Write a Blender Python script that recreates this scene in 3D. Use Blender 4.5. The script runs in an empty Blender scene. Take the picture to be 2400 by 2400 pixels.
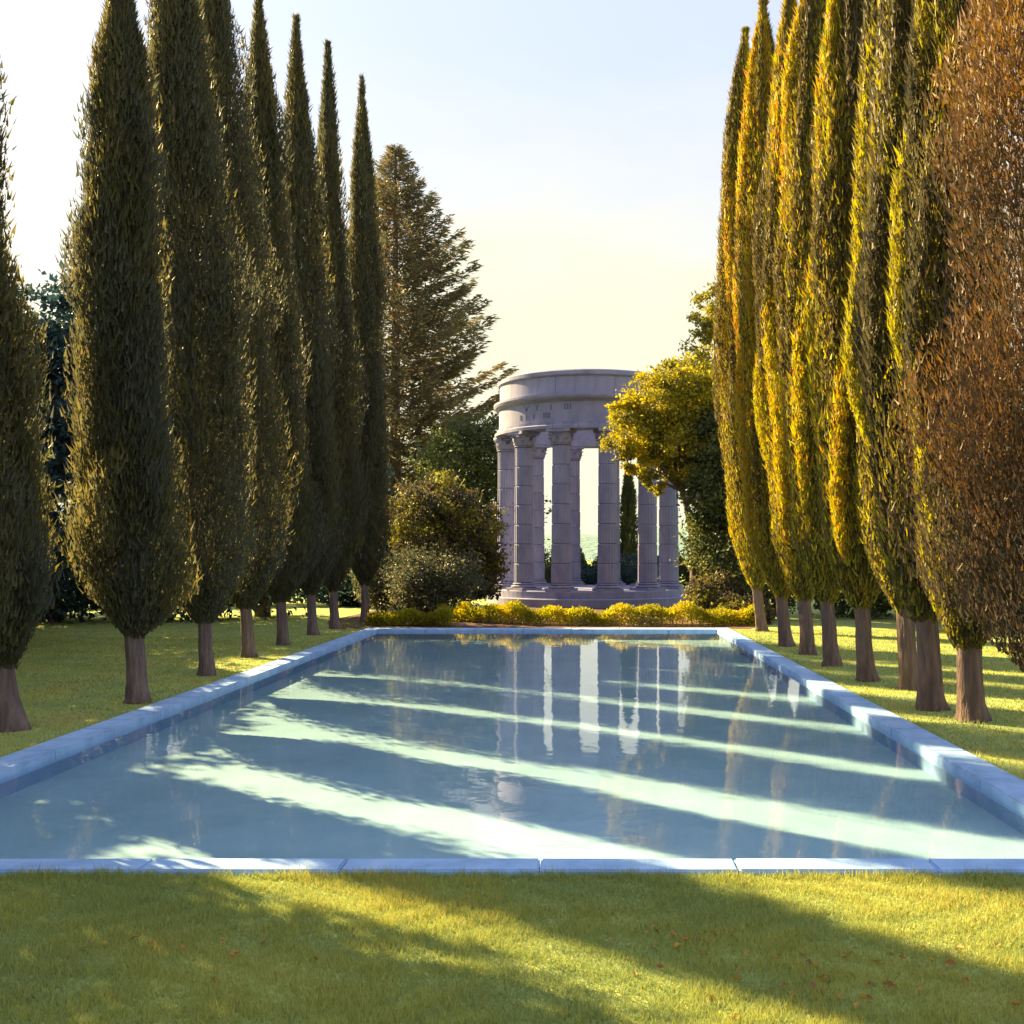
import bpy, bmesh, math, random
import numpy as np
from mathutils import Vector, Matrix
C = bpy.context.scene
COL = C.collection
# ------------------------------------------------------------------ camera, sky, sun, exposure
cam = bpy.data.cameras.new('camera'); cam_o = bpy.data.objects.new('camera', cam); COL.objects.link(cam_o)
cam.sensor_width = 36; cam.lens = 36
cam_o.location = (0, 0, 2.5); cam_o.rotation_euler = (math.radians(90), 0, 0)
cam.shift_x = -0.0683; cam.shift_y = 0.0393
cam.clip_end = 3000; cam.clip_start = 0.1
C.camera = cam_o
C.view_settings.view_transform = 'Standard'; C.view_settings.look = 'None'
C.view_settings.gamma = 1; C.view_settings.use_curve_mapping = False
C.view_settings.exposure = 2.4

SUN_EL = math.radians(28)
sun_to = Vector((-1.0, 0.8, math.tan(SUN_EL) * 1.281)).normalized()      # towards the sun: far left
W = bpy.data.worlds.new('World'); C.world = W; W.use_nodes = True
def build_world():
    nt = W.node_tree; N = nt.nodes; L = nt.links; N.clear()
    out = N.new('ShaderNodeOutputWorld'); bg = N.new('ShaderNodeBackground')
    sky = N.new('ShaderNodeTexSky'); sky.sky_type = 'NISHITA'; sky.sun_disc = False
    sky.sun_elevation = SUN_EL; sky.sun_rotation = math.atan2(sun_to.x, sun_to.y)
    sky.air_density = 1.0; sky.dust_density = 2.0; sky.ozone_density = 2.0; sky.altitude = 100
    tc = N.new('ShaderNodeTexCoord'); sep = N.new('ShaderNodeSeparateXYZ')
    L.new(tc.outputs['Generated'], sep.inputs[0])
    # thin warm cloud veil, thicker towards the horizon, broken by noise
    mp = N.new('ShaderNodeMapping'); mp.inputs['Scale'].default_value = (1.0, 1.0, 3.2)
    L.new(tc.outputs['Generated'], mp.inputs[0])
    no = N.new('ShaderNodeTexNoise'); no.inputs['Scale'].default_value = 2.3; no.inputs['Detail'].default_value = 6
    no.inputs['Roughness'].default_value = 0.55
    L.new(mp.outputs[0], no.inputs['Vector'])
    mr = N.new('ShaderNodeMapRange'); mr.inputs[1].default_value = 0.10; mr.inputs[2].default_value = 0.52
    mr.inputs[3].default_value = 1.0; mr.inputs[4].default_value = 0.0; mr.interpolation_type = 'SMOOTHSTEP'
    L.new(sep.outputs['Z'], mr.inputs[0])
    ad = N.new('ShaderNodeMath'); ad.operation = 'MULTIPLY_ADD'; ad.inputs[1].default_value = 1.5; ad.inputs[2].default_value = -0.75
    L.new(no.outputs['Fac'], ad.inputs[0])
    sm = N.new('ShaderNodeMath'); sm.operation = 'ADD'; sm.use_clamp = True
    L.new(ad.outputs[0], sm.inputs[0]); L.new(mr.outputs[0], sm.inputs[1])
    cr = N.new('ShaderNodeValToRGB')
    cr.color_ramp.elements[0].position = 0.0; cr.color_ramp.elements[0].color = (2.5, 2.75, 3.6, 1)
    cr.color_ramp.elements[1].position = 0.8; cr.color_ramp.elements[1].color = (3.4, 3.25, 2.45, 1)
    L.new(sm.outputs[0], cr.inputs[0])
    f2 = N.new('ShaderNodeMath'); f2.operation = 'MULTIPLY_ADD'; f2.inputs[1].default_value = 0.16; f2.inputs[2].default_value = 0.83
    L.new(sm.outputs[0], f2.inputs[0])
    mx = N.new('ShaderNodeMix'); mx.data_type = 'RGBA'
    L.new(f2.outputs[0], mx.inputs[0]); L.new(sky.outputs[0], mx.inputs[6]); L.new(cr.outputs[0], mx.inputs[7])
    L.new(mx.outputs[2], bg.inputs[0]); bg.inputs[1].default_value = 0.06
    L.new(bg.outputs[0], out.inputs[0])
build_world()
sl = bpy.data.lights.new('sun', 'SUN'); sl.energy = 5.0; sl.angle = math.radians(0.5); sl.color = (1.0, 0.74, 0.33)
so = bpy.data.objects.new('sun', sl); COL.objects.link(so); so.location = (-30, 27, 40)
so.rotation_euler = (-sun_to).to_track_quat('-Z', 'Y').to_euler()

# ------------------------------------------------------------------ helpers
def link(name, me, parent=None, mats=()):
    o = bpy.data.objects.new(name, me); COL.objects.link(o)
    for m in mats: me.materials.append(m)
    if parent: o.parent = parent
    return o
def tag(o, label=None, cat=None, group=None, kind=None):
    for k, v in (('label', label), ('category', cat), ('group', group), ('kind', kind)):
        if v: o[k] = v
    return o
def empty(name, loc, label, cat, group=None):
    o = bpy.data.objects.new(name, None); COL.objects.link(o); o.location = loc; o.empty_display_size = 0.2
    return tag(o, label, cat, group)
def mesh_np(name, V, F, tint=None, smooth=False):
    """V (n,3), F (m,k) all faces of k corners"""
    V = np.asarray(V, np.float32); F = np.asarray(F, np.int32); k = F.shape[1]
    me = bpy.data.meshes.new(name)
    me.vertices.add(len(V)); me.vertices.foreach_set('co', V.ravel())
    me.loops.add(F.size); me.loops.foreach_set('vertex_index', F.ravel())
    me.polygons.add(len(F)); me.polygons.foreach_set('loop_start', np.arange(0, F.size, k, dtype=np.int32))
    me.polygons.foreach_set('loop_total', np.full(len(F), k, np.int32))
    me.polygons.foreach_set('use_smooth', np.full(len(F), smooth))
    if tint is not None:
        a = me.attributes.new('tint', 'FLOAT', 'FACE'); a.data.foreach_set('value', np.asarray(tint, np.float32))
    me.update(calc_edges=True); me.validate()
    return me
def mesh_py(name, V, F, smooth=False):
    me = bpy.data.meshes.new(name); me.from_pydata(V, [], F)
    if smooth:
        for p in me.polygons: p.use_smooth = True
    return me
def lathe(profile, seg=48, a0=0.0, rad=None):
    """closed surface of revolution round z; profile list of (r,z)"""
    V = []; F = []; n = len(profile)
    for i in range(seg):
        a = a0 + 2 * math.pi * i / seg
        for (r, z) in profile:
            rr = r if rad is None else r * rad(a)
            V.append((rr * math.cos(a), rr * math.sin(a), z))
    for i in range(seg):
        j = (i + 1) % seg
        for k in range(n - 1):
            F.append((i * n + k, j * n + k, j * n + k + 1, i * n + k + 1))
    return V, F
def tube(points, radii, sides=10, wob=0.0, rng=None):
    V = []; F = []; P = [Vector(p) for p in points]
    for i, p in enumerate(P):
        d = (P[min(i + 1, len(P) - 1)] - P[max(i - 1, 0)]).normalized()
        u = d.cross(Vector((0.13, 1, 0.07))).normalized(); v = d.cross(u)
        for s in range(sides):
            a = 2 * math.pi * s / sides
            r = radii[i] * (1 + (rng.uniform(-wob, wob) if rng else 0))
            V.append(p + (u * math.cos(a) + v * math.sin(a)) * r)
    for i in range(len(P) - 1):
        for s in range(sides):
            t = (s + 1) % sides
            F.append((i * sides + s, i * sides + t, (i + 1) * sides + t, (i + 1) * sides + s))
    F.append(tuple(range(sides))[::-1]); F.append(tuple((len(P) - 1) * sides + s for s in range(sides)))
    return V, F
def join_vf(parts):
    V = []; F = []
    for v, f in parts:
        b = len(V); V += list(v); F += [tuple(i + b for i in q) for q in f]
    return V, F
def unit(a): return a / np.maximum(np.linalg.norm(a, axis=1, keepdims=True), 1e-9)
def leaf_mesh(name, c, d, length, width, tint, rng, fold=0.25, tri=False):
    """folded rhombic leaf / spray of two faces' worth, c base points, d directions"""
    n = len(c); d = unit(d)
    s = unit(np.cross(d, rng.normal(size=(n, 3)))); nn = np.cross(d, s)
    L = length[:, None]; Wd = width[:, None]
    if tri:                                                                # needle-like scale sprays: one pointed face each
        V = np.empty((n, 3, 3)); V[:, 0] = c - s * Wd * .5; V[:, 1] = c + s * Wd * .5 + nn * Wd * fold; V[:, 2] = c + d * L
        return mesh_np(name, V.reshape(-1, 3), np.arange(n * 3).reshape(n, 3), tint)
    V = np.empty((n, 4, 3))
    V[:, 0] = c; V[:, 2] = c + d * L
    mid = c + d * L * 0.45 + nn * Wd * fold
    V[:, 1] = mid - s * Wd * 0.5; V[:, 3] = mid + s * Wd * 0.5
    F = np.arange(n * 4).reshape(n, 4)
    return mesh_np(name, V.reshape(-1, 3), F, tint)

# ------------------------------------------------------------------ materials
def mat(name):
    m = bpy.data.materials.new(name); m.use_nodes = True
    nt = m.node_tree; nt.nodes.clear()
    out = nt.nodes.new('ShaderNodeOutputMaterial')
    return m, nt.nodes, nt.links, out
def ramp(N, stops):
    r = N.new('ShaderNodeValToRGB'); e = r.color_ramp.elements
    while len(e) < len(stops): e.new(0.5)
    for q, (p, c) in zip(e, stops): q.position = p; q.color = (*c, 1)
    return r
def leaf_mat(name, stops, trans=0.35, tboost=1.3, rough=0.55, sat=1.15):
    m, N, L, out = mat(name)
    at = N.new('ShaderNodeAttribute'); at.attribute_name = 'tint'
    r = ramp(N, stops); L.new(at.outputs['Fac'], r.inputs[0])
    p = N.new('ShaderNodeBsdfPrincipled'); p.inputs['Roughness'].default_value = rough
    p.inputs['Specular IOR Level'].default_value = 0.25
    L.new(r.outputs[0], p.inputs['Base Color'])
    t = N.new('ShaderNodeBsdfTranslucent')
    hs = N.new('ShaderNodeHueSaturation'); hs.inputs['Saturation'].default_value = sat; hs.inputs['Value'].default_value = tboost
    L.new(r.outputs[0], hs.inputs['Color']); L.new(hs.outputs[0], t.inputs[0])
    x = N.new('ShaderNodeMixShader'); x.inputs[0].default_value = trans
    L.new(p.outputs[0], x.inputs[1]); L.new(t.outputs[0], x.inputs[2]); L.new(x.outputs[0], out.inputs[0])
    return m
def noise_mat(name, stops, scale=4.0, detail=6, stretch=(1, 1, 1), bump=0.3, bscale=20.0, rough=0.8, bdist=0.02, coords='Object'):
    m, N, L, out = mat(name)
    tc = N.new('ShaderNodeTexCoord'); mp = N.new('ShaderNodeMapping'); mp.inputs['Scale'].default_value = stretch
    L.new(tc.outputs[coords], mp.inputs[0])
    n1 = N.new('ShaderNodeTexNoise'); n1.inputs['Scale'].default_value = scale; n1.inputs['Detail'].default_value = detail
    n1.inputs['Roughness'].default_value = 0.62; L.new(mp.outputs[0], n1.inputs['Vector'])
    r = ramp(N, stops); L.new(n1.outputs['Fac'], r.inputs[0])
    p = N.new('ShaderNodeBsdfPrincipled'); p.inputs['Roughness'].default_value = rough
    p.inputs['Specular IOR Level'].default_value = 0.3
    L.new(r.outputs[0], p.inputs['Base Color'])
    n2 = N.new('ShaderNodeTexNoise'); n2.inputs['Scale'].default_value = bscale; n2.inputs['Detail'].default_value = 5
    L.new(mp.outputs[0], n2.inputs['Vector'])
    b = N.new('ShaderNodeBump'); b.inputs['Strength'].default_value = bump; b.inputs['Distance'].default_value = bdist
    L.new(n2.outputs['Fac'], b.inputs['Height']); L.new(b.outputs[0], p.inputs['Normal'])
    L.new(p.outputs[0], out.inputs[0])
    return m
M_cypress = leaf_mat('cypress_foliage', [(0, (.055, .062, .052)), (.4, (.080, .080, .050)), (.75, (.110, .098, .042)), (.90, (.14, .12, .03)), (1, (.36, .22, .04))], 0.42, 1.6)
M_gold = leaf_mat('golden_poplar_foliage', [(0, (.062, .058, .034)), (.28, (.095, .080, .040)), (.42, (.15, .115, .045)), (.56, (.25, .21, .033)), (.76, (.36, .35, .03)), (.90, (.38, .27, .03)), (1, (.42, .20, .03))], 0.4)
M_brown = leaf_mat('brown_poplar_foliage', [(0, (.050, .046, .034)), (.28, (.078, .054, .034)), (.6, (.12, .066, .034)), (.88, (.24, .14, .03)), (1, (.42, .27, .03))], 0.3)
M_conifer = leaf_mat('conifer_foliage', [(0, (.08, .085, .06)), (.5, (.15, .135, .085)), (.8, (.21, .17, .10)), (1, (.31, .16, .13))], 0.3)
M_amber = leaf_mat('amber_broadleaf_foliage', [(0, (.11, .11, .045)), (.35, (.24, .22, .04)), (.7, (.44, .38, .03)), (.92, (.52, .38, .03)), (1, (.55, .20, .04))], 0.4)
M_dark = leaf_mat('dark_wood_foliage', [(0, (.022, .05, .065)), (.6, (.035, .075, .085)), (1, (.08, .09, .08))], 0.2)
M_olive = leaf_mat('olive_shrub_foliage', [(0, (.055, .05, .04)), (.5, (.10, .085, .05)), (.72, (.2, .19, .04)), (1, (.36, .36, .03))], 0.3)
M_grey = leaf_mat('grey_green_shrub_foliage', [(0, (.06, .07, .05)), (.6, (.11, .12, .075)), (1, (.26, .24, .12))], 0.3)
M_mid = leaf_mat('green_foliage', [(0, (.05, .07, .035)), (.6, (.09, .11, .04)), (1, (.18, .17, .05))], 0.3)
M_hedge = leaf_mat('yellow_hedge_foliage', [(0, (.18, .16, .03)), (.5, (.36, .34, .03)), (.85, (.50, .44, .03)), (1, (.52, .34, .03))], 0.35)
M_bark = noise_mat('bark', [(.3, (.075, .055, .065)), (.55, (.16, .12, .125)), (.75, (.27, .20, .19))], 3.0, 8, (3, 3, .5), 0.9, 9, 0.9, 0.05)
M_barkw = noise_mat('warm_bark', [(.3, (.085, .058, .06)), (.55, (.165, .112, .10)), (.75, (.28, .18, .13))], 3.0, 8, (3, 3, .5), 0.9, 9, 0.9, 0.05)
M_stone = noise_mat('temple_stone', [(.3, (.185, .19, .315)), (.5, (.24, .245, .385)), (.75, (.30, .30, .43))], 1.7, 10, (1, 1, .6), 0.25, 30, 0.85, 0.01)
M_mark = noise_mat('carved_mark', [(.3, (.10, .10, .17)), (.7, (.14, .14, .22))], 6, 3)
M_cop = noise_mat('shade_blue_coping', [(.25, (.17, .27, .44)), (.40, (.25, .41, .67)), (.58, (.32, .50, .79)), (.8, (.44, .58, .77))], 3.1, 12, (1, 1, 1), 0.6, 38, 0.7, 0.006, 'Object')  # blue of the sky-lit shade is put into the stone's base colour
M_wall = noise_mat('blue_pool_wall', [(.3, (.22, .33, .58)), (.7, (.29, .42, .66))], 3, 6, (1, 1, 1), 0.2, 30, 0.7, 0.006)
M_floor = noise_mat('pool_floor', [(.3, (.29, .43, .53)), (.5, (.34, .495, .605)), (.7, (.38, .54, .67))], 0.9, 10, (1, 1, 1), 0.15, 12, 0.8, 0.01)
M_soil = noise_mat('soil', [(.3, (.06, .03, .025)), (.7, (.14, .07, .05))], 3, 8, (1, 1, 1), 0.8, 14, 0.95, 0.05)
M_hill = noise_mat('far_hills', [(.3, (.12, .21, .21)), (.7, (.17, .26, .23))], 0.06, 8, (1, 1, 1), 0.6, .4, 0.95, 2.0)  # teal of distance haze is put into the base colour
def lawn_mat():
    m, N, L, out = mat('lawn')
    tc = N.new('ShaderNodeTexCoord')
    def noise(s, d): 
        n = N.new('ShaderNodeTexNoise'); n.inputs['Scale'].default_value = s; n.inputs['Detail'].default_value = d
        L.new(tc.outputs['Object'], n.inputs['Vector']); return n
    a = noise(1.1, 8); r = ramp(N, [(.3, (.22, .31, .125)), (.5, (.32, .385, .12)), (.7, (.40, .42, .11))]); L.new(a.outputs['Fac'], r.inputs[0])
    b = noise(.55, 5); rb = ramp(N, [(.56, (0, 0, 0)), (.70, (1, 1, 1))]); L.new(b.outputs['Fac'], rb.inputs[0])
    mu = N.new('ShaderNodeMath'); mu.operation = 'MULTIPLY'; mu.inputs[1].default_value = .45; L.new(rb.outputs[0], mu.inputs[0])
    x = N.new('ShaderNodeMix'); x.data_type = 'RGBA'; L.new(mu.outputs[0], x.inputs[0]); L.new(r.outputs[0], x.inputs[6]); x.inputs[7].default_value = (.36, .27, .13, 1)
    p = N.new('ShaderNodeBsdfPrincipled'); p.inputs['Roughness'].default_value = .9; p.inputs['Specular IOR Level'].default_value = .1
    L.new(x.outputs[2], p.inputs['Base Color'])
    c = noise(60, 4); bu = N.new('ShaderNodeBump'); bu.inputs['Strength'].default_value = .6; bu.inputs['Distance'].default_value = .03
    L.new(c.outputs['Fac'], bu.inputs['Height']); L.new(bu.outputs[0], p.inputs['Normal']); L.new(p.outputs[0], out.inputs[0])
    return m
M_lawn = lawn_mat()
M_blade = leaf_mat('grass_blade', [(0, (.22, .30, .12)), (.5, (.355, .395, .105)), (.85, (.48, .46, .09)), (1, (.44, .34, .12))], 0.25, 1.1, .6, 1.0)
M_fallen = leaf_mat('fallen_leaf', [(0, (.22, .10, .04)), (.6, (.36, .19, .05)), (1, (.45, .32, .05))], 0.15)
def water_mat():
    m, N, L, out = mat('water')
    geo = N.new('ShaderNodeNewGeometry'); dt = N.new('ShaderNodeVectorMath'); dt.operation = 'DOT_PRODUCT'   # Schlick, the same from both sides
    L.new(geo.outputs['Incoming'], dt.inputs[0])
    def M(op, *v):
        q = N.new('ShaderNodeMath'); q.operation = op
        for i, x_ in enumerate(v):
            if isinstance(x_, (int, float)): q.inputs[i].default_value = x_
            else: L.new(x_, q.inputs[i])
        return q.outputs[0]
    fr = M('MULTIPLY_ADD', M('POWER', M('SUBTRACT', 1.0, M('ABSOLUTE', dt.outputs['Value'])), 5.0), .98, .02)
    tr = N.new('ShaderNodeBsdfTransparent'); tr.inputs[0].default_value = (.88, .96, .97, 1)
    gl = N.new('ShaderNodeBsdfGlossy'); gl.inputs['Roughness'].default_value = .035; gl.inputs[0].default_value = (.93, .96, 1, 1)
    x = N.new('ShaderNodeMixShader'); L.new(fr, x.inputs[0]); L.new(tr.outputs[0], x.inputs[1]); L.new(gl.outputs[0], x.inputs[2])
    tc = N.new('ShaderNodeTexCoord'); n = N.new('ShaderNodeTexNoise'); n.inputs['Scale'].default_value = 2.2; n.inputs['Detail'].default_value = 3
    L.new(tc.outputs['Object'], n.inputs['Vector'])
    b = N.new('ShaderNodeBump'); b.inputs['Strength'].default_value = .10; b.inputs['Distance'].default_value = .03
    L.new(n.outputs['Fac'], b.inputs['Height'])
    L.new(b.outputs[0], gl.inputs['Normal']); L.new(b.outputs[0], dt.inputs[1])
    L.new(x.outputs[0], out.inputs[0])
    return m
M_water = water_mat()

# ------------------------------------------------------------------ ground, pool, hills
PX0, PX1, PY0, PY1 = -6.97, 4.76, 7.92, 33.3         # outer edge of the coping
CW = 0.45                                            # coping width
def lawn():
    xs = [-700, -40, PX0, PX1, 40, 700]; ys = [-60, -10, PY0, PY1, 80, 900]
    V = [(x, y, 0) for y in ys for x in xs]; F = []
    for j in range(5):
        for i in range(5):
            if i == 2 and j == 2: continue
            a = j * 6 + i; F.append((a, a + 1, a + 7, a + 6))
    o = link('lawn', mesh_py('lawn', V, F), None, [M_lawn]); tag(o, kind='structure')
lawn()
def slab(name, pts, z, m):
    o = link(name, mesh_py(name, [(x, y, z) for x, y in pts], [tuple(range(len(pts)))]), None, [m]); return tag(o, kind='structure')
bed_pts = [(-8.2, PY1 + .02), (PX1 + .7, PY1 + .02), (6.6, 35.5), (7.2, 40.5), (5.5, 47), (-5, 47), (-9, 44), (-9.2, 37)]
slab('planting_bed', bed_pts, 0.004, M_soil)
CF = .30                                             # width of the front stones
x0, x1, y0, y1 = PX0 + CW - .02, PX1 - CW + .02, PY0 + CF - .02, PY1 - .7 + .02
def pool_basin():
    zb, zt = -.27, -.06
    V = [(x0, y0, zb), (x1, y0, zb), (x1, y1, zb), (x0, y1, zb), (x0, y0, zt), (x1, y0, zt), (x1, y1, zt), (x0, y1, zt)]
    F = [(0, 1, 2, 3), (0, 4, 5, 1), (1, 5, 6, 2), (2, 6, 7, 3), (3, 7, 4, 0)]
    me = mesh_py('pool_basin', V, F); o = link('pool_basin', me, None, [M_floor, M_wall])
    for i, p in enumerate(me.polygons): p.material_index = 0 if i == 0 else 1
    return tag(o, kind='structure')
basin = pool_basin()
w = link('water', mesh_py('water', [(x0, y0, -.03), (x1, y0, -.03), (x1, y1, -.03), (x0, y1, -.03)], [(0, 1, 2, 3)]), None, [M_water]); tag(w, kind='structure')
def stone_mesh(lx, ly, lz, bev=.014):
    bm = bmesh.new(); bmesh.ops.create_cube(bm, size=1)
    for v in bm.verts: v.co = Vector((v.co.x * lx, v.co.y * ly, v.co.z * lz))
    bmesh.ops.bevel(bm, geom=[e for e in bm.edges], offset=bev, segments=2, affect='EDGES')
    me = bpy.data.meshes.new('coping_stone'); bm.to_mesh(me); bm.free(); me.materials.append(M_cop); return me
def coping():
    rng = random.Random(3); G = .009
    def run(me, pts):
        for (x, y) in pts:
            o = link('coping_stone', me, basin)
            o.location = (x, y, -.015 + rng.uniform(-.002, .002)); o.rotation_euler = (0, rng.uniform(-.002, .002), rng.choice((0, math.pi)))
    n = 16; Ls = (PY1 - PY0) / n; me = stone_mesh(CW, Ls - G, .12)
    run(me, [(PX0 + CW / 2, PY0 + Ls * (i + .5)) for i in range(n)]); run(me, [(PX1 - CW / 2, PY0 + Ls * (i + .5)) for i in range(n)])
    n = 7; Lx = (PX1 - PX0 - 2 * CW) / n
    me = stone_mesh(Lx - G, CF, .12); run(me, [(PX0 + CW + Lx * (i + .5), PY0 + CF / 2) for i in range(n)])
    me = stone_mesh(Lx - G, .7, .12); run(me, [(PX0 + CW + Lx * (i + .5), PY1 - .35) for i in range(n)])
coping()
def hills():
    rng = np.random.default_rng(5); n = 160; xs = np.linspace(-420, 420, n)
    ph = rng.uniform(0, 6.28, 6)
    h = 15 + 3.0 * np.sin(xs / 60 + ph[0]) + 2.0 * np.sin(xs / 23 + ph[1]) + .8 * np.sin(xs / 9 + ph[2]) + .5 * np.sin(xs / 4 + ph[3])
    V = []; F = []
    for i in range(n):
        for k in range(9):
            t = k / 8; V.append((xs[i], 330 + 130 * t + 6 * math.sin(xs[i] / 17 + k), h[i] * math.sin(min(1, t * 1.25) * math.pi / 2) * (1 if t < .8 else 1 - (t - .8) * .6) + .3 * math.sin(i * 1.7 + k * 2.3) - .5))
    for i in range(n - 1):
        for k in range(8):
            a = i * 9 + k; F.append((a, a + 9, a + 10, a + 1))
    o = link('hills', mesh_py('hills', V, F, True), None, [M_hill]); tag(o, kind='structure')
hills()

# ------------------------------------------------------------------ temple
TX, TY = 0.32, 50.6
temple = empty('temple', (TX, TY, 0), 'round open stone temple of tall columns at the head of the pool', 'temple')
def sub(name, vf, parent, m=M_stone, smooth=False, loc=None):
    o = link(name, mesh_py(name, *vf, smooth), parent, [m])
    if loc: o.location = loc
    return o
def disc_steps():
    sub('step', lathe([(0, 0), (4.98, 0), (4.98, .36), (4.94, .40), (0, .40)], 96), temple)
    sub('step', lathe([(0, .403), (4.72, .403), (4.72, .70), (4.68, .74), (0, .74)], 96), temple)
disc_steps()
RC = 4.08; ZB = .74; ZT = 8.1; CAP = .72; BASE = .34
nd = 7; DH = (ZT - ZB - CAP - BASE) / nd
def drum_mesh():
    fl = 20; seg = fl * 4; V = []; F = []
    rows = [(.90, 0), (1, .035), (1, DH - .035), (.90, DH)]
    for i in range(seg):
        a = 2 * math.pi * i / seg; ph = (i % 4)
        f = 1 - (.055 if ph == 2 else .038 if ph in (1, 3) else 0)
        for (q, z) in rows:
            r = .45 * f * q; V.append((r * math.cos(a), r * math.sin(a), z))
    for i in range(seg):
        j = (i + 1) % seg
        for k in range(3): F.append((i * 4 + k, j * 4 + k, j * 4 + k + 1, i * 4 + k + 1))
    F.append(tuple(i * 4 for i in range(seg))[::-1]); F.append(tuple(i * 4 + 3 for i in range(seg)))
    me = mesh_py('drum', V, F); me.materials.append(M_stone); return me
def base_mesh():
    s = .6; pl = ([(-s, -s, 0), (s, -s, 0), (s, s, 0), (-s, s, 0), (-s, -s, .12), (s, -s, .12), (s, s, .12), (-s, s, .12)],
                  [(3, 2, 1, 0), (4, 5, 6, 7), (0, 1, 5, 4), (1, 2, 6, 5), (2, 3, 7, 6), (3, 0, 4, 7)])
    pr = [(.3, .121), (.55, .121), (.60, .15), (.60, .19), (.55, .22), (.49, .23), (.48, .26), (.52, .28), (.53, .305), (.50, .325), (.46, .338), (0, .338)]
    V, F = join_vf([pl, lathe(pr, 40)]); me = mesh_py('column_base', V, F); me.materials.append(M_stone); return me
def capital_mesh():
    parts = [lathe([(0, 0), (.44, 0), (.47, .03), (.44, .06), (.41, .08), (.42, .3), (.47, .48), (.56, .58), (0, .58)], 32)]
    ab = []; n = 8                                                         # abacus with hollowed sides
    ring = []
    for s in range(4):
        a = s * math.pi / 2 + math.pi / 4
        p = Vector((math.cos(a), math.sin(a))) * .80; q = Vector((math.cos(a + math.pi / 2), math.sin(a + math.pi / 2))) * .80
        for k in range(n):
            t = .04 + .92 * k / (n - 1); m = p.lerp(q, t); inn = 1 - .14 * math.sin(math.pi * t); ring.append(m * inn)
    k = len(ring); V = [(p.x, p.y, .585) for p in ring] + [(p.x * 1.03, p.y * 1.03, .71) for p in ring]
    F = [tuple(range(k))[::-1], tuple(range(k, 2 * k))] + [(i, (i + 1) % k, k + (i + 1) % k, k + i) for i in range(k)]
    parts.append((V, F))
    for tier, (zz, hh, r0, cnt, off) in enumerate(((.08, .24, .42, 8, 0), (.10, .40, .44, 8, .5), (.28, .32, .46, 4, .5))):
        for i in range(cnt):                                               # curling leaves
            a = 2 * math.pi * (i + off) / cnt + (math.pi / 4 * 0 if tier < 2 else 0); ca, sa = math.cos(a), math.sin(a); V = []; F = []
            prof = [(0, 0, .11), (.03, .4, .13), (.06, .75, .11), (.13, .98, .08), (.18, .92, .04)]
            for (o_, h_, wd) in prof:
                r = r0 + o_; z = zz + h_ * hh
                for sgn in (-1, 1):
                    for th in (0, .03): V.append(((r + th) * ca - sgn * wd * sa, (r + th) * sa + sgn * wd * ca, z))
            for q in range(4):
                b = q * 4; c = b + 4
                F += [(b, b + 2, c + 2, c), (b + 1, c + 1, c + 3, b + 3), (b, c, c + 1, b + 1), (b + 2, b + 3, c + 3, c + 2)]
            F.append((16, 18, 19, 17)); parts.append((V, F))
    V, F = join_vf(parts); me = mesh_py('capital', V, F); me.materials.append(M_stone); return me
dm, bm_, cm_ = drum_mesh(), base_mesh(), capital_mesh()
def columns():
    rng = random.Random(8)
    for k in range(12):
        a = math.radians(-78 + 30 * k)                                    # measured from the camera side
        x, y = RC * math.sin(a), -RC * math.cos(a)
        c = link('column', bm_, temple); c.location = (x, y, ZB); c.rotation_euler[2] = -math.atan2(x, -y) * -1
        for i in range(nd):
            d = link('drum', dm, c); d.location = (rng.uniform(-.006, .006), rng.uniform(-.006, .006), BASE + i * DH); d.rotation_euler[2] = rng.randrange(20) * math.pi / 10
            s = 1.03 - .018 * i; d.scale = (s, s, 1)
        q = link('capital', cm_, c); q.location = (0, 0, BASE + nd * DH)
columns()
def ring(prof): return lathe(prof + [prof[0]], 120)
RI = 3.55
def course(name, prof, n, off):
    """a ring of n separate blocks with narrow open joints round a recessed core"""
    rmid = prof[0][0] + .25; zs = [p[1] for p in prof]; rout = min(p[0] for p in prof if p[0] > prof[0][0] + .3) - .03
    core = sub(name, ring([(prof[0][0] + .02, min(zs) + .001), (rout, min(zs) + .001), (rout, max(zs) - .001), (prof[0][0] + .02, max(zs) - .001)]), temple)
    da = 2 * math.pi / n; g = .007 / 4.4; k = 7; V = []; F = []; m = len(prof)
    for i in range(k):
        a = -da / 2 + g + (da - 2 * g) * i / (k - 1)
        V += [(r * math.cos(a), r * math.sin(a), z) for r, z in prof]
    for i in range(k - 1):
        for j in range(m):
            q = (j + 1) % m; F.append((i * m + j, i * m + q, (i + 1) * m + q, (i + 1) * m + j))
    F += [tuple(range(m))[::-1], tuple((k - 1) * m + j for j in range(m))]
    me = mesh_py('stone_block', V, F); me.materials.append(M_stone); rr = random.Random(n)
    for i in range(n):
        b = link('stone_block', me, core); b.rotation_euler[2] = da * (i + off); b.location = (0, 0, rr.uniform(-.0015, .0015)); c = rr.uniform(.9985, 1.0015); b.scale = (c, c, 1)
course('architrave', [(RI, 8.1), (4.62, 8.1), (4.62, 8.24), (4.56, 8.28), (4.5, 8.30), (4.5, 8.42), (RI, 8.42)], 24, .1)
frieze = sub('frieze', ring([(RI, 8.423), (4.40, 8.423), (4.40, 9.36), (RI, 9.36)]), temple)
sub('cornice', ring([(RI, 9.363), (4.44, 9.363), (4.50, 9.42), (4.60, 9.46), (4.66, 9.56), (4.66, 9.66), (4.42, 9.70), (RI, 9.70)]), temple)
course('attic', [(RI + .1, 9.703), (4.36, 9.703), (4.36, 10.1), (4.36, 10.5), (RI + .1, 10.5)], 30, .3)
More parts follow.
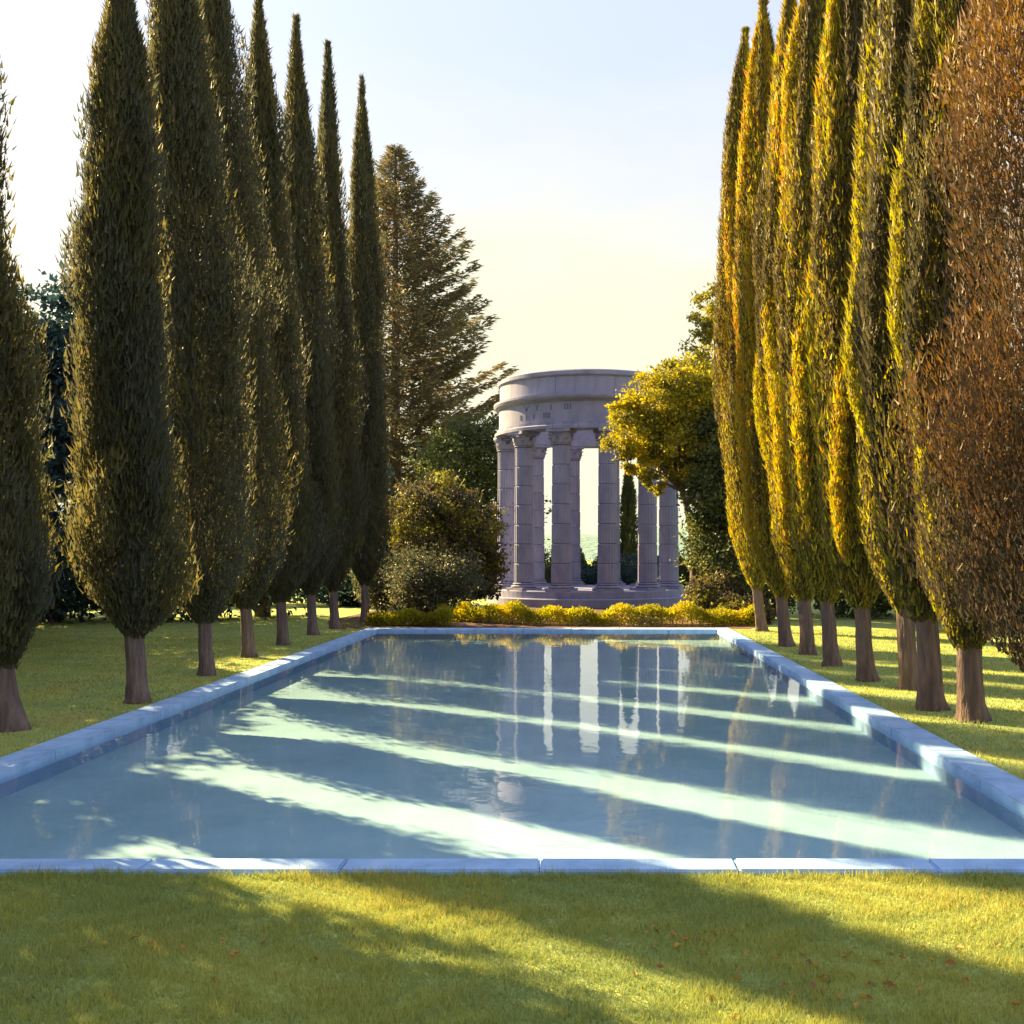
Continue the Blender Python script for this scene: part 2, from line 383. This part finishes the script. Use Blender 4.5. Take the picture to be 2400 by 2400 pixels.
sub('attic_coping', ring([(RI, 10.503), (4.40, 10.503), (4.46, 10.56), (4.46, 10.72), (4.38, 10.78), (RI, 10.78)]), temple)
def frieze_marks():
    def stroke(a, z0, z1, w, slant=0):
        V = []; F = []
        for z, sl_ in ((z0, -slant), (z1, slant)):
            for aa in (a + sl_ - w / 2 / 4.4, a + sl_ + w / 2 / 4.4):
                for r in (4.394, 4.412): V.append((r * math.sin(aa), -r * math.cos(aa), z))
        F = [(0, 2, 6, 4), (1, 5, 7, 3), (0, 4, 5, 1), (2, 3, 7, 6), (0, 1, 3, 2), (4, 6, 7, 5)]
        return V, F
    R = 4.4 * 1932 / 46.4
    def ang(x): return math.asin(max(-.95, min(.95, (x - 1110) / R)))
    hi, lo = (8.98, 9.24), (8.62, 8.86)
    for x, kind, row in ((990, 'v', hi), (1011, 'y', hi), (1038, 'i', hi), (1070, 'iii', hi), (978, 'i', lo), (990, 'i', lo), (1005, 'i', lo), (1030, 'm', lo)):
        a = ang(x); z0, z1 = row; s = []
        if kind == 'i': s = [stroke(a, z0, z1, .05)]
        if kind == 'v': s = [stroke(a - .012, z0, z1, .05, -.012), stroke(a + .012, z0, z1, .05, .012)]
        if kind == 'y': s = [stroke(a, z0, z0 + .14, .05), stroke(a - .010, z0 + .145, z1, .05, -.010), stroke(a + .010, z0 + .145, z1, .05, .010)]
        if kind == 'iii': s = [stroke(a + d, z0, z1, .045) for d in (-.03, 0, .03)]
        if kind == 'm': s = [stroke(a + d, z0, z1, .05) for d in (-.035, -.012, .012, .035)]
        sub('frieze_mark', join_vf(s), frieze, M_mark)
frieze_marks()

# ------------------------------------------------------------------ trees
def trunk_obj(parent, H, r, lean, bow, seed, top=.75, m=None, flare=1.28):
    rng = random.Random(seed); pts = []; rad = []; n = 20
    for i in range(n):
        t = i / (n - 1); z = t ** 2 * H * top
        pts.append((lean * z / H + bow * math.sin(math.pi * z / H) + rng.uniform(-.012, .012), rng.uniform(-.012, .012), z - .04 if i == 0 else z))
        rad.append(max(.02, r * (1 - .85 * z / (H * top)) * (1 + (flare - 1) * math.exp(-z / .18))))
    V, F = tube(pts, rad, 28, .015, rng); ph = rng.uniform(0, 6)
    for k, v in enumerate(V):                                              # fluted bole and root flare
        c = Vector(pts[k // 28]); a = 2 * math.pi * (k % 28) / 28; z = max(0, c.z)
        g = 1 + .07 * math.sin(5 * a + ph + z * .8) + .05 * math.sin(9 * a - ph + z * 1.7) + .26 * max(0, math.sin(3 * a + ph)) * math.exp(-z / .16)
        V[k] = c + (v - c) * g
    return link('trunk', mesh_py('trunk', V, F, True), parent, [m or M_bark])
def columnar_crown(parent, H, zb, R, lean, bow, n, tp, size, seed, m, plumes=40, spread=1.0, gb=(0.5, 0.5), tl=(.16, .34), tilt=.6, stripe=0.0, tri=False, tz=0.0):
    rng = np.random.default_rng(seed)
    def prof(t): return np.clip(t / .10, 0.05, 1) ** .55 * np.clip(1 - np.clip(t, 0, 1) ** tp, 0, 1)
    nf = int(n * .38); npl = n - nf
    k = rng.integers(0, plumes, npl)
    th = (np.arange(plumes) + rng.uniform(-.4, .4, plumes)) * 2.399963
    u = rng.uniform(.45, 1.0, plumes); t0 = (np.arange(plumes) / plumes) * .80 + rng.uniform(-.05, .05, plumes); t0 = np.clip(t0, 0, .82)
    tl = rng.uniform(*tl, plumes); pt = rng.uniform(0, 1, plumes); pt = pt * (1 - stripe) + stripe * (pt > .5)
    s = rng.beta(1.3, 1.5, npl)
    t = np.clip(t0[k] + tl[k] * s, 0, 1.0)
    rr = R * prof(t) * u[k] * (.8 + .2 * np.sin(math.pi * s))
    a = th[k] + .25 * np.sin(s * 3 + k)
    rr *= 1 + .13 * np.sin(9 * t + 2 * np.cos(a - seed) + seed) + .07 * np.sin(23 * t + 3 * np.sin(a) + seed)
    sg = R * .17 * spread * (np.sqrt(np.sin(math.pi * s)) + .15) * np.clip(prof(t) * 1.3, .25, 1)
    p1 = np.stack([rr * np.cos(a), rr * np.sin(a), zb + t * (H - zb)], 1); p1[:, :2] += np.clip(rng.normal(size=(npl, 2)), -1.5, 1.5) * sg[:, None]
    t2 = rng.uniform(0, 1, nf) ** 1.15; r2 = R * prof(t2) * np.sqrt(rng.uniform(0, 1, nf)) * .86; a2 = rng.uniform(0, 6.283, nf)
    p2 = np.stack([r2 * np.cos(a2), r2 * np.sin(a2), zb + t2 * (H - zb)], 1)
    P = np.concatenate([p1, p2]); z = P[:, 2]
    out = P.copy(); out[:, 2] = 0; out = unit(out + 1e-6)
    P[:, 0] += lean * z / H + bow * np.sin(math.pi * z / H)
    d = np.array([0, 0, 1.0]) + out * rng.uniform(.0, tilt, (n, 1)) + rng.normal(size=(n, 3)) * .24
    tint = np.concatenate([pt[k], rng.uniform(0, 1, nf)]) * .62 + rng.uniform(0, 1, n) * .38
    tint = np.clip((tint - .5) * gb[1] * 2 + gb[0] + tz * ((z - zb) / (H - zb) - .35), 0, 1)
    ln = size * rng.uniform(.4, 1.3, n)
    me = leaf_mesh('crown', P, d, ln, ln * (rng.uniform(.15, .25, n) if tri else rng.uniform(.2, .34, n)), tint, rng, tri=tri)
    return link('crown', me, parent, [m])
ORD = ['first', 'second', 'third', 'fourth', 'fifth', 'sixth', 'seventh', 'eighth', 'ninth']
LG = 'dark cypresses in the row left of the pool'
LX = -7.8
#      x      y     H     zb    R    lean   bow   label
left = [(-7.98, 14.4, 13.4, 0.85, .86, -.72, -.50, 'dark cypress cut off by the left edge of the picture'),
        (-7.38, 17.05, 13.0, 1.05, .90, -.28, -.16, 'dark cypress with orange lit left side and the broadest trunk of the left row'),
        (-7.60, 20.8, 15.7, 1.05, 1.18, -.70, -.10, 'dark cypress with the left of the twin tops cut by the upper picture edge'),
        (-7.93, 24.4, 17.6, 1.15, 1.2, -.95, -.05, 'dark cypress with the right of the twin tops cut by the upper picture edge'),
        (-8.04, 27.6, 17.4, 1.15, 1.18, -.68, -.1, 'tall cypress whose slim tip almost touches the upper picture edge'),
        (-8.15, 31.0, 18.6, 1.2, 1.16, -.5, -.1, 'slim cypress right of the one whose tip almost touches the upper edge'),
        (-8.07, 33.4, 19.0, 1.2, 1.02, -.22, -.1, 'slim cypress second from the far end of the left row'),
        (-7.75, 36.6, 19.4, 1.3, 1.02, -.12, .0, 'farthest and shortest looking cypress of the left row beside the conifer')]
def cypresses():
    for i, (x, y, H, zb, R, lean, bow, lab) in enumerate(left):
        t = empty('cypress_tree', (x, y, 0), lab, 'tree', LG)
        trunk_obj(t, H, .14 if i != 1 else .16, lean, bow, 100 + i)
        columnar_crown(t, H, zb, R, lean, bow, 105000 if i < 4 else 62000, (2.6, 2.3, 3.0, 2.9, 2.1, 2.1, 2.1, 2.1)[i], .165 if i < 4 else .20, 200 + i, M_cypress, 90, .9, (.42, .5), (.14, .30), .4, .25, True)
    for i, (x, y) in enumerate(((-7.85, 10.8), (-7.9, 8.5), (-7.7, 5.9), (-7.9, 3.0))):     # the row goes on towards the viewer
        t = empty('cypress_tree', (x, y, 0), 'dark cypress of the left row standing outside the picture on the near side', 'tree', 'near end of the left cypress row')
        trunk_obj(t, 13.5, .17, 0, 0, 130 + i); columnar_crown(t, 13.5, .95, 1.1, 0, 0, 16000, 2.2, .30, 230 + i, M_cypress, 50, 1.0, (.42, .45))
cypresses()
RG = 'golden poplars in the row right of the pool'
right = [(5.68, 32.4, 18.9, 1.2, .82, -.50, -.45, .68, 'golden columnar poplar at the far end of the right row, beside the amber tree'),
         (5.42, 27.2, 17.0, 1.2, .78, -.60, -.30, .72, 'yellow columnar poplar second from the far end of the right row'),
         (5.53, 25.0, 16.4, 1.2, .76, -.45, -.28, .64, 'yellow green poplar with pointed top third from the far end of the right row'),
         (5.48, 22.5, 15.8, 1.3, .78, -.35, -.25, .66, 'golden poplar with dark right side fourth from the far end of the right row'),
         (5.53, 19.9, 15.0, 1.3, .80, -.35, -.22, .60, 'golden poplar fifth from the far end, tops above the picture edge'),
         (5.98, 18.7, 14.6, 1.35, .78, -.35, -.20, .50, 'golden brown poplar standing back behind its neighbours in the right row'),
         (5.55, 16.3, 14.0, 1.3, .80, -.30, -.15, .45, 'poplar with a dark rounded crown foot third from the right picture edge'),
         (5.79, 15.2, 13.5, .95, .78, -.25, -.12, .42, 'poplar with the nearest visible trunk of the right row')]
def poplars():
    for i, (x, y, H, zb, R, lean, bow, g, lab) in enumerate(right):
        t = empty('poplar_tree', (x, y, 0), lab, 'tree', RG)
        trunk_obj(t, H, .165 if i < 6 else .185, lean, bow, 300 + i, .75, M_barkw)
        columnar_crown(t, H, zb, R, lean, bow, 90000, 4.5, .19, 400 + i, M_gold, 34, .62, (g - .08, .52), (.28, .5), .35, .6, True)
    t = empty('poplar_tree', (5.95, 12.2, 0), 'broad brown poplar cut off by the right picture edge', 'tree')
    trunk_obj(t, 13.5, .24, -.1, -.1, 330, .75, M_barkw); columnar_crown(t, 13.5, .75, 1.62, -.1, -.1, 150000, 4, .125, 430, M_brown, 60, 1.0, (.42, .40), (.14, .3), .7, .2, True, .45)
poplars()

def broad_tree(name, loc, label, cat, lobes, n, size, m, seed, trunk=None, group=None, gb=(.5, .5), clump=.22, bark=None, per=70):
    """lobes: (x,y,z, rx,ry,rz, weight) relative to loc; leaves gathered in clumps near the lobe surfaces"""
    rng = np.random.default_rng(seed); t = empty(name, loc, label, cat, group)
    wt = np.array([l[6] for l in lobes], float); wt /= wt.sum(); P = []; T = []; OUT = []
    for l, wq in zip(lobes, wt):
        c = np.array(l[:3]); r = np.array(l[3:6]); nc = max(8, int(wq * n / per))
        u = unit(rng.normal(size=(nc, 3))); rad = rng.uniform(.25, 1, nc) ** .45
        cc = c + u * r * rad[:, None]; ct = rng.uniform(0, 1, nc)
        k = rng.integers(0, nc, int(wq * n)); sg = clump * r.mean() * rng.uniform(.6, 1.3, nc)
        g = rng.normal(size=(len(k), 3)); g[:, 2] *= .6
        P.append(cc[k] + g * sg[k][:, None]); OUT.append(u[k]); T.append(ct[k])
    P = np.concatenate(P); OUT = np.concatenate(OUT); T = np.concatenate(T); q = len(P)
    keep = P[:, 2] > .03; P, OUT, T = P[keep], OUT[keep], T[keep]; q = len(P)
    d = OUT * .6 + rng.normal(size=(q, 3)) * .8 + np.array([0, 0, -.15])
    tint = np.clip((T * .6 + rng.uniform(0, 1, q) * .4 - .5) * 2 * gb[1] + gb[0], 0, 1)
    ln = size * rng.uniform(.6, 1.4, q)
    link('crown' if trunk else 'foliage', leaf_mesh('crown', P, d, ln, ln * rng.uniform(.45, .7, q), tint, rng), t, [m])
    rr = random.Random(seed)
    if trunk:
        pts, r0 = trunk; parts = []
        rad = [r0 * (1.35 if i == 0 else 1 - .6 * i / len(pts)) for i in range(len(pts))]
        parts.append(tube(pts, rad, 12, .06, rr))
        base = Vector(pts[-1])
        for l in lobes:
            e = Vector(l[:3]); mid = base.lerp(e, .5) + Vector((rr.uniform(-.2, .2), rr.uniform(-.2, .2), -.1))
            parts.append(tube([Vector(pts[-2]).lerp(base, .6), mid, e], [r0 * .38, r0 * .26, r0 * .08], 7))
        link('trunk', mesh_py('trunk', *join_vf(parts), True), t, [bark or M_bark])
    else:
        parts = []
        for l in lobes[:5]:
            for _ in range(3):
                e = Vector(l[:3]) + Vector((rr.uniform(-.4, .4) * l[3], rr.uniform(-.4, .4) * l[4], rr.uniform(-.2, .5) * l[5]))
                b = Vector((e.x * .25, e.y * .25, 0)); parts.append(tube([b, b.lerp(e, .5) + Vector((0, 0, .05)), e], [.035, .025, .01], 6))
        link('stem', mesh_py('stem', *join_vf(parts), True), t, [M_bark])
    return t
# amber tree leaning in front of the temple's right side
broad_tree('broadleaf_tree', (4.45, 40.2, 0), 'amber leaved tree leaning over the right side of the temple', 'tree',
           [(-1.5, 0, 8.3, 1.3, 1.4, 1.3, 1), (-.5, 0, 9.2, 1.3, 1.3, 1.0, .8), (-2.5, 0, 7.2, 1.15, 1.2, 1.1, .8), (-.7, 0, 7.0, 1.6, 1.5, 1.3, 1), (.3, 0, 8.3, 1.0, 1.2, 1.0, .6),
            (.9, 0, 7.3, 1.3, 1.5, 1.5, .9), (-2.1, -.2, 5.9, .8, .8, .7, .32), (-1.65, -.2, 5.2, .5, .5, .45, .16), (-2.75, 0, 8.0, .6, .7, .5, .2), (.9, 0, 5.6, 1.3, 1.3, 1.1, .7), (-.3, 0, 5.7, 1.0, 1.0, .8, .4)],
           42000, .15, M_amber, 501, ([(0, 0, -.05), (-.03, 0, 1.4), (-.06, 0, 2.8), (-.3, 0, 4.2), (-.7, 0, 5.4)], .2), None, (.5, .5), .15, None, 95)
broad_tree('broadleaf_tree', (5.35, 39.0, 0), 'dark green tree in shade between the amber tree and the golden poplars', 'tree',
           [(.3, .4, 6.6, 1.3, 1.4, 1.5, 1), (-.35, 0, 4.6, 1.0, 1.2, 1.3, .8), (.8, 0, 4.6, 1.2, 1.3, 1.5, .9), (0, 0, 2.6, 1.3, 1.3, 1.3, .9), (.6, .3, 8.0, 1.0, 1.1, 1.0, .5)],
           22000, .17, M_mid, 502, ([(0, 0, -.05), (0, 0, 2), (0, 0, 4)], .2))
broad_tree('broadleaf_tree', (7.7, 57, 0), 'tall ochre tree with reddish tips rising behind the far golden poplar', 'tree',
           [(0, 0, 13.0, 2.1, 2.2, 2.6, 1), (-1.2, 0, 10.8, 1.9, 2, 1.9, .9), (-.4, 0, 15.8, 1.1, 1.2, 1.6, .5), (1.4, 0, 10.5, 2.2, 2, 2.2, .8), (-2.3, 0, 12.1, .9, .9, .9, .25), (0, 0, 8, 2.5, 2, 2, .7), (-2.6, 0, 9.6, 1.0, 1, 1.0, .3)],
           24000, .22, M_amber, 503, ([(0, 0, -.05), (0, 0, 4), (0, 0, 8)], .28), None, (.40, .48), .16, None, 95)
# shrubs left of the temple
broad_tree('round_bush', (-5.75, 42.5, 0), 'big rounded bush with yellow lit top left of the temple', 'bush',
           [(0, 0, 4.4, 1.5, 1.5, 1.3, .9), (1.0, 0, 3.5, 1.3, 1.4, 1.4, .9), (-1.0, 0, 3.9, 1.4, 1.4, 1.5, .9), (.2, 0, 2.2, 2.1, 1.8, 1.6, 1.2), (1.6, 0, 2.0, .9, 1.2, 1.4, .6)],
           24000, .15, M_olive, 511, None, None, (.5, .5), .16, None, 90)
broad_tree('low_bush', (-5.75, 39.6, 0), 'low grey green bush in front of the big rounded bush', 'bush',
           [(-.5, 0, 1.6, 1.2, 1.1, 1.0, 1), (.6, 0, 1.5, 1.2, 1.1, 1.1, 1), (0, 0, .8, 1.8, 1.2, .8, .9)], 13000, .12, M_grey, 512)
broad_tree('low_bush', (-8.3, 42.2, 0), 'small dim bush at the far end of the cypress row', 'bush',
           [(0, 0, 1.6, 1.1, 1, 1.1, 1), (.5, 0, .9, 1.1, .9, .8, .7)], 8000, .12, M_grey, 513)
broad_tree('broadleaf_tree', (-5.4, 60, 0), 'dull grey green tree filling the gap between conifer and temple', 'tree',
           [(-.3, 0, 8.2, 1.9, 2.0, 2.6, 1), (-2.2, 0, 7.6, 2.2, 2, 2.6, 1), (.3, 0, 4.2, 2.4, 2, 2.2, 1), (-2, 0, 3, 2.4, 2, 2, .9)], 22000, .22, M_mid, 514, ([(0, 0, -.05), (-.1, 0, 2), (-.2, 0, 4)], .25), None, (.45, .4))
for i, (x, y, h, r, lab) in enumerate(((-1.75, 57.5, 2.6, 1.0, 'dark shrub seen through the left opening of the temple'), (.45, 57.8, 2.3, 1.2, 'dark spreading shrub seen through the middle of the temple'), (2.7, 57.0, 2.6, 1.3, 'dark shrub seen through the right opening of the temple'))):
    broad_tree('garden_shrub', (x, y, 0), lab, 'bush', [(0, 0, h * .62, r, r, h * .36, 1), (.3 * r, 0, h * .3, r, r, h * .3, .8), (-.3 * r, 0, h * .35, r, r, h * .3, .8)], 5000, .13, M_dark if i else M_mid, 520 + i)
t = empty('cypress_tree', (2.75, 60.5, 0), 'small green cypress seen between the right columns of the temple', 'tree')
trunk_obj(t, 7.6, .12, 0, 0, 531); columnar_crown(t, 7.6, .4, .75, 0, 0, 8000, 2.5, .26, 532, M_mid, 30)
# shrubs right of the temple, in front of the dark tree
for i, (x, y, h, r, lab, m) in enumerate(((4.9, 37.4, 1.7, .9, 'dark shrub right of the temple steps', M_olive), (6.4, 38.0, 2.6, 1.2, 'shadowed shrub behind the far trunk of the right row', M_mid), (5.6, 36.4, .9, .8, 'low olive shrub before the dark shrubs right of the temple', M_olive))):
    broad_tree('garden_shrub', (x, y, 0), lab, 'bush', [(0, 0, h * .6, r, r, h * .4, 1), (.5 * r, 0, h * .4, r * .8, r, h * .36, .8), (-.5 * r, 0, h * .35, r * .8, r, h * .34, .8)], 7000, .15, m, 540 + i)

def conifer():
    rng = np.random.default_rng(77); rr = random.Random(77); H = 30.6
    t = empty('conifer_tree', (-12.75, 70, 0), 'tall feathery conifer with spreading branches behind the left row', 'tree')
    trunk_obj(t, H, .5, 0, 0, 78, .98, M_bark)
    P = []; D = []; T = []; Ln = []; parts = []
    z = 3.0
    while z < H - .4:
        f = (H - z) / H; L0 = min(7.6, .54 * (H - z) ** .99 + .15)
        nb = 8 if z < H - 3 else 6; a0 = rr.uniform(0, 6.28)
        for b in range(nb):
            a = a0 + 6.283 * b / nb + rr.uniform(-.3, .3); L = L0 * rr.uniform(.62, 1.12); ct = rr.uniform(0, 1)
            up = .02 + .20 * (1 - f); ns = 6; pts = []
            for s in range(ns):
                q = s / (ns - 1); pts.append(Vector((math.cos(a) * L * q, math.sin(a) * L * q, z + L * (up * q + .16 * q * q - .10 * math.sin(q * 3.1)))))
            parts.append(tube(pts, [.06 * f + .016 - (.06 * f + .008) * (s / (ns - 1)) for s in range(ns)], 5))
            n = int(40 + 42 * L); q = rng.uniform(.05, 1, n) ** .7; pa = np.array([[*p] for p in pts])
            idx = np.clip(q * (ns - 1), 0, ns - 1.001); i0 = idx.astype(int); fr = (idx - i0)[:, None]
            c = pa[i0] * (1 - fr) + pa[i0 + 1] * fr
            side = np.array([-math.sin(a), math.cos(a), 0]); sg = rng.choice([-1, 1], n)[:, None] * rng.uniform(.2, 1.0, (n, 1))
            c = c + side * sg * (.16 * L + .15) * (1 - q[:, None] * .55) * rng.uniform(0, 1, (n, 1)) + rng.normal(size=(n, 3)) * [.08, .08, .12]
            d = np.array([math.cos(a), math.sin(a), .10]) + side * sg * .7 + rng.normal(size=(n, 3)) * [.2, .2, .3]
            P.append(c); D.append(d); T.append(np.clip(ct * .6 + rng.uniform(0, 1, n) * .4, 0, 1)); Ln.append(rng.uniform(.3, .75, n) * (0.5 + .5 * f ** .5))
        z += .50 + .25 * f
    P = np.concatenate(P); D = np.concatenate(D); T = np.concatenate(T); Ln = np.concatenate(Ln)
    link('crown', leaf_mesh('crown', P, D, Ln, Ln * .24, T, rng), t, [M_conifer])
    link('limbs', mesh_py('limbs', *join_vf(parts), True), t, [M_bark])
conifer()

# dark wood behind the left lawn and behind the right row
def wood_tree(x, y, h, r, lab, m, seed, group, n=15000):
    rr = random.Random(seed); lobes = [(0, 0, h * .80, r * .62, r * .62, h * .19, .8), (r * .3, 0, h * .58, r * .8, r * .8, h * .22, 1), (-r * .35, 0, h * .55, r * .8, r * .8, h * .22, 1), (0, 0, h * .32, r, r, h * .24, 1.2), (0, 0, h * .14, r * .95, r, h * .14, .8)]
    lobes = [(a + rr.uniform(-.3, .3), b, c + rr.uniform(-.3, .3), d, e, f, g) for a, b, c, d, e, f, g in lobes]
    broad_tree('wood_tree', (x, y, 0), lab, 'tree', lobes, n, .26, m, seed, ([(0, 0, -.05), (0, 0, h * .2), (0, 0, h * .45)], .24), group, (.45, .45), .2)
WG = 'dark trees edging the left lawn'
for i, (x, y, h, r, lab) in enumerate(((-19.0, 36.5, 13.4, 2.6, 'dark blue green tree seen between the leftmost two cypresses'),
                                       (-23.0, 41.5, 12.5, 2.6, 'dark blue green tree at the left behind the cut off cypress'),
                                       (-15.4, 37.6, 14.5, 2.6, 'dark tree behind the cypress with the broadest trunk'),
                                       (-12.4, 39.8, 15, 2.5, 'dark tree behind the middle trunks of the left row'),
                                       (-9.9, 47.5, 6.5, 1.9, 'dark tree behind the far trunks of the left row'))):
    wood_tree(x, y, h, r, lab, M_dark, 600 + i, WG)
for i, (x, y, h) in enumerate(((-17.8, 27.4, 7.6), (-17.2, 24.2, 7.6), (-16.4, 21.2, 7.6), (-15.8, 18.2, 7.6), (-20.6, 31.0, 9.0), (-15.4, 15.4, 7.6), (-22.4, 35.0, 10), (-14.8, 12.8, 7.6), (-21.1, 26.5, 8.5), (-19.6, 22.5, 8))):  # unseen trees, added to keep the sun off the left lawn
    wood_tree(x, y, h, 2.5, 'low tree added out of view to shade the left lawn', M_mid, 620 + i, 'low trees added out of view as shade for the left lawn', 13000)
RW = 'trees beyond the lawn right of the poplars'
for i, (x, y, h, r, lab) in enumerate(((11.0, 40, 9.5, 2.3, 'dim tree glimpsed between the far poplar trunks'), (14.2, 37, 10.5, 2.5, 'dim tree glimpsed between the middle poplar trunks'),
                                       (17.5, 34.5, 10.5, 2.6, 'dim tree glimpsed right of the middle poplar trunks'), (20.5, 32, 11, 2.7, 'dim tree glimpsed at the right picture edge behind the poplars'), (23.8, 33, 11, 2.8, 'dim tree farthest right beyond the sunlit lawn'))):
    wood_tree(x, y, h, r, lab, M_mid, 640 + i, RW)

# ------------------------------------------------------------------ hedges
def hedge(label, line, hw, h, n, seed, gb=(.5, .5), m=None, size=(.05, .12)):
    rng = np.random.default_rng(seed); P0 = np.array(line, float); seg = np.linalg.norm(np.diff(P0, axis=0), axis=1); cum = np.concatenate([[0], np.cumsum(seg)])
    o = empty('hedge', (line[0][0], line[0][1], 0), label, 'hedge')
    s = rng.uniform(0, cum[-1], n); i = np.clip(np.searchsorted(cum, s) - 1, 0, len(seg) - 1); f = ((s - cum[i]) / seg[i])[:, None]
    c = P0[i] * (1 - f) + P0[i + 1] * f
    wob = .78 + .22 * np.sin(s * 2.1 + seed) * np.cos(s * .9) + .12 * np.sin(s * 5.3)
    a = rng.uniform(0, math.pi, n); rad = rng.uniform(.35, 1, n) ** .4
    P = np.stack([c[:, 0], c[:, 1] + np.cos(a) * rad * hw, np.sin(a) ** .7 * rad * h * wob], 1) + rng.normal(size=(n, 3)) * .03
    P[:, 2] = np.maximum(P[:, 2], .02); P -= np.array([line[0][0], line[0][1], 0])
    d = np.stack([rng.normal(size=n) * .5, np.cos(a), np.sin(a) + .2], 1) + rng.normal(size=(n, 3)) * .4
    ln = rng.uniform(*size, n); T = np.clip(.5 * (.5 + .5 * np.sin(s * 3.1 + seed)) + .5 * rng.uniform(0, 1, n), 0, 1)
    T = np.clip((T - .5) * 2 * gb[1] + gb[0], 0, 1)
    link('foliage', leaf_mesh('foliage', P, d, ln, ln * .6, T, rng), o, [m or M_hedge])
    rr = random.Random(seed); parts = []
    for k in range(int(cum[-1] / .35)):
        q = (k + .5) * .35; j = min(len(seg) - 1, int(np.searchsorted(cum, q) - 1)); g = (q - cum[j]) / seg[j]; b = P0[j] * (1 - g) + P0[j + 1] * g - P0[0]
        parts.append(tube([(b[0], b[1], -.02), (b[0] + rr.uniform(-.1, .1), b[1] + rr.uniform(-.1, .1), h * .6)], [.02, .008], 5))
    tag(link('stems', mesh_py('stems', *join_vf(parts), True), o, [M_bark]), kind='stuff')
hedge('long low golden hedge between the pool and the temple', [(-5.3, 38.0), (-3.8, 36.6), (-2.2, 35.6), (0, 35.2), (5.9, 35.2)], .55, .72, 22000, 701, (.55, .5))
hedge('short yellow green hedge at the far left corner of the pool', [(-7.3, 35.0), (-5.9, 35.0), (-4.4, 34.7)], .42, .55, 8000, 702, (.35, .4))

hedge('dark hedge closing the lawn behind the temple', [(-7.5, 62.5), (-2, 63), (4, 63), (10.5, 62.5)], 1.0, 2.5, 16000, 703, (.5, .5), M_mid, (.14, .3))
hedge('dark hedge behind the trees at the far side of the left lawn', [(-30, 46), (-22, 47.5), (-14, 49.5), (-8.5, 51)], 1.1, 3.2, 18000, 704, (.5, .5), M_dark, (.16, .34))

# ------------------------------------------------------------------ grass, fallen leaves
def grass(name, regions, seed, ln, wd):
    rng = np.random.default_rng(seed); P = []
    for (ax, bx, ay, by, dens) in regions:
        n = int((bx - ax) * (by - ay) * dens); P.append(np.stack([rng.uniform(ax, bx, n), rng.uniform(ay, by, n), np.full(n, -.004)], 1))
    P = np.concatenate(P); n = len(P)
    d = np.array([0, 0, 1.0]) + rng.normal(size=(n, 3)) * [.45, .45, .1]
    T = np.clip(.5 + .22 * np.sin(P[:, 0] * 1.7 + 2 * np.sin(P[:, 1] * .9)) * np.cos(P[:, 1] * 2.1) + rng.normal(size=n) * .17, 0, 1)
    cl = .5 + .5 * np.sin(P[:, 0] * 6.3 + 3 * np.sin(P[:, 1] * 4.1)) * np.sin(P[:, 1] * 7.7 + 2 * np.sin(P[:, 0] * 3.3))
    L = rng.uniform(*ln, n) * (.6 + .8 * cl); T = np.clip(T + .16 * (cl - .5), 0, 1); Wd = rng.uniform(*wd, n)
    d = unit(d); s = unit(np.cross(d, rng.normal(size=(n, 3))))
    V = np.empty((n, 3, 3)); V[:, 0] = P - s * Wd[:, None] / 2; V[:, 1] = P + s * Wd[:, None] / 2; V[:, 2] = P + d * L[:, None]
    o = link(name, mesh_np(name, V.reshape(-1, 3), np.arange(n * 3).reshape(n, 3), T), None, [M_blade])
    tag(o, 'short mown grass growing on the lawn round the pool', 'grass', None, 'stuff')
grass('grass', [(-5.0, 4.6, 4.9, 7.90, 9500)], 801, (.025, .065), (.004, .009))
grass('grass', [(-16, PX0 - .02, 9.5, 30, 380), (-20, PX0 - .02, 30, 39, 160), (PX1 + .02, 11.5, 8, 33, 420)], 802, (.03, .065), (.010, .02))
grass('grass', [(-5.2, 4.7, 7.80, 7.915, 2600), (PX0 - .10, PX0 + .01, 8, 33, 420), (PX1 - .01, PX1 + .10, 8, 33, 420)], 803, (.05, .11), (.006, .012))
def fallen():
    rng = np.random.default_rng(811); cs = [(1.0, 6.2, .5), (1.6, 5.8, .35), (.55, 6.6, .3), (2.0, 6.3, .3), (2.9, 7.3, .35), (-2.2, 6.4, .5), (1.1, 5.5, .3)]
    P = np.concatenate([np.stack([rng.normal(x, s, 13), rng.normal(y, s * .35, 13), np.full(13, .03)], 1) for x, y, s in cs]); n = len(P)
    P = P[P[:, 1] < 7.8]; n = len(P)
    d = rng.normal(size=(n, 3)) * [1, 1, .18]; L = rng.uniform(.045, .075, n)
    o = link('fallen_leaves', leaf_mesh('fallen_leaves', P, d, L, L * .6, rng.uniform(0, 1, n), rng), None, [M_fallen])
    tag(o, 'scattered brown fallen leaves lying on the shaded lawn', 'leaves', None, 'stuff')
fallen()
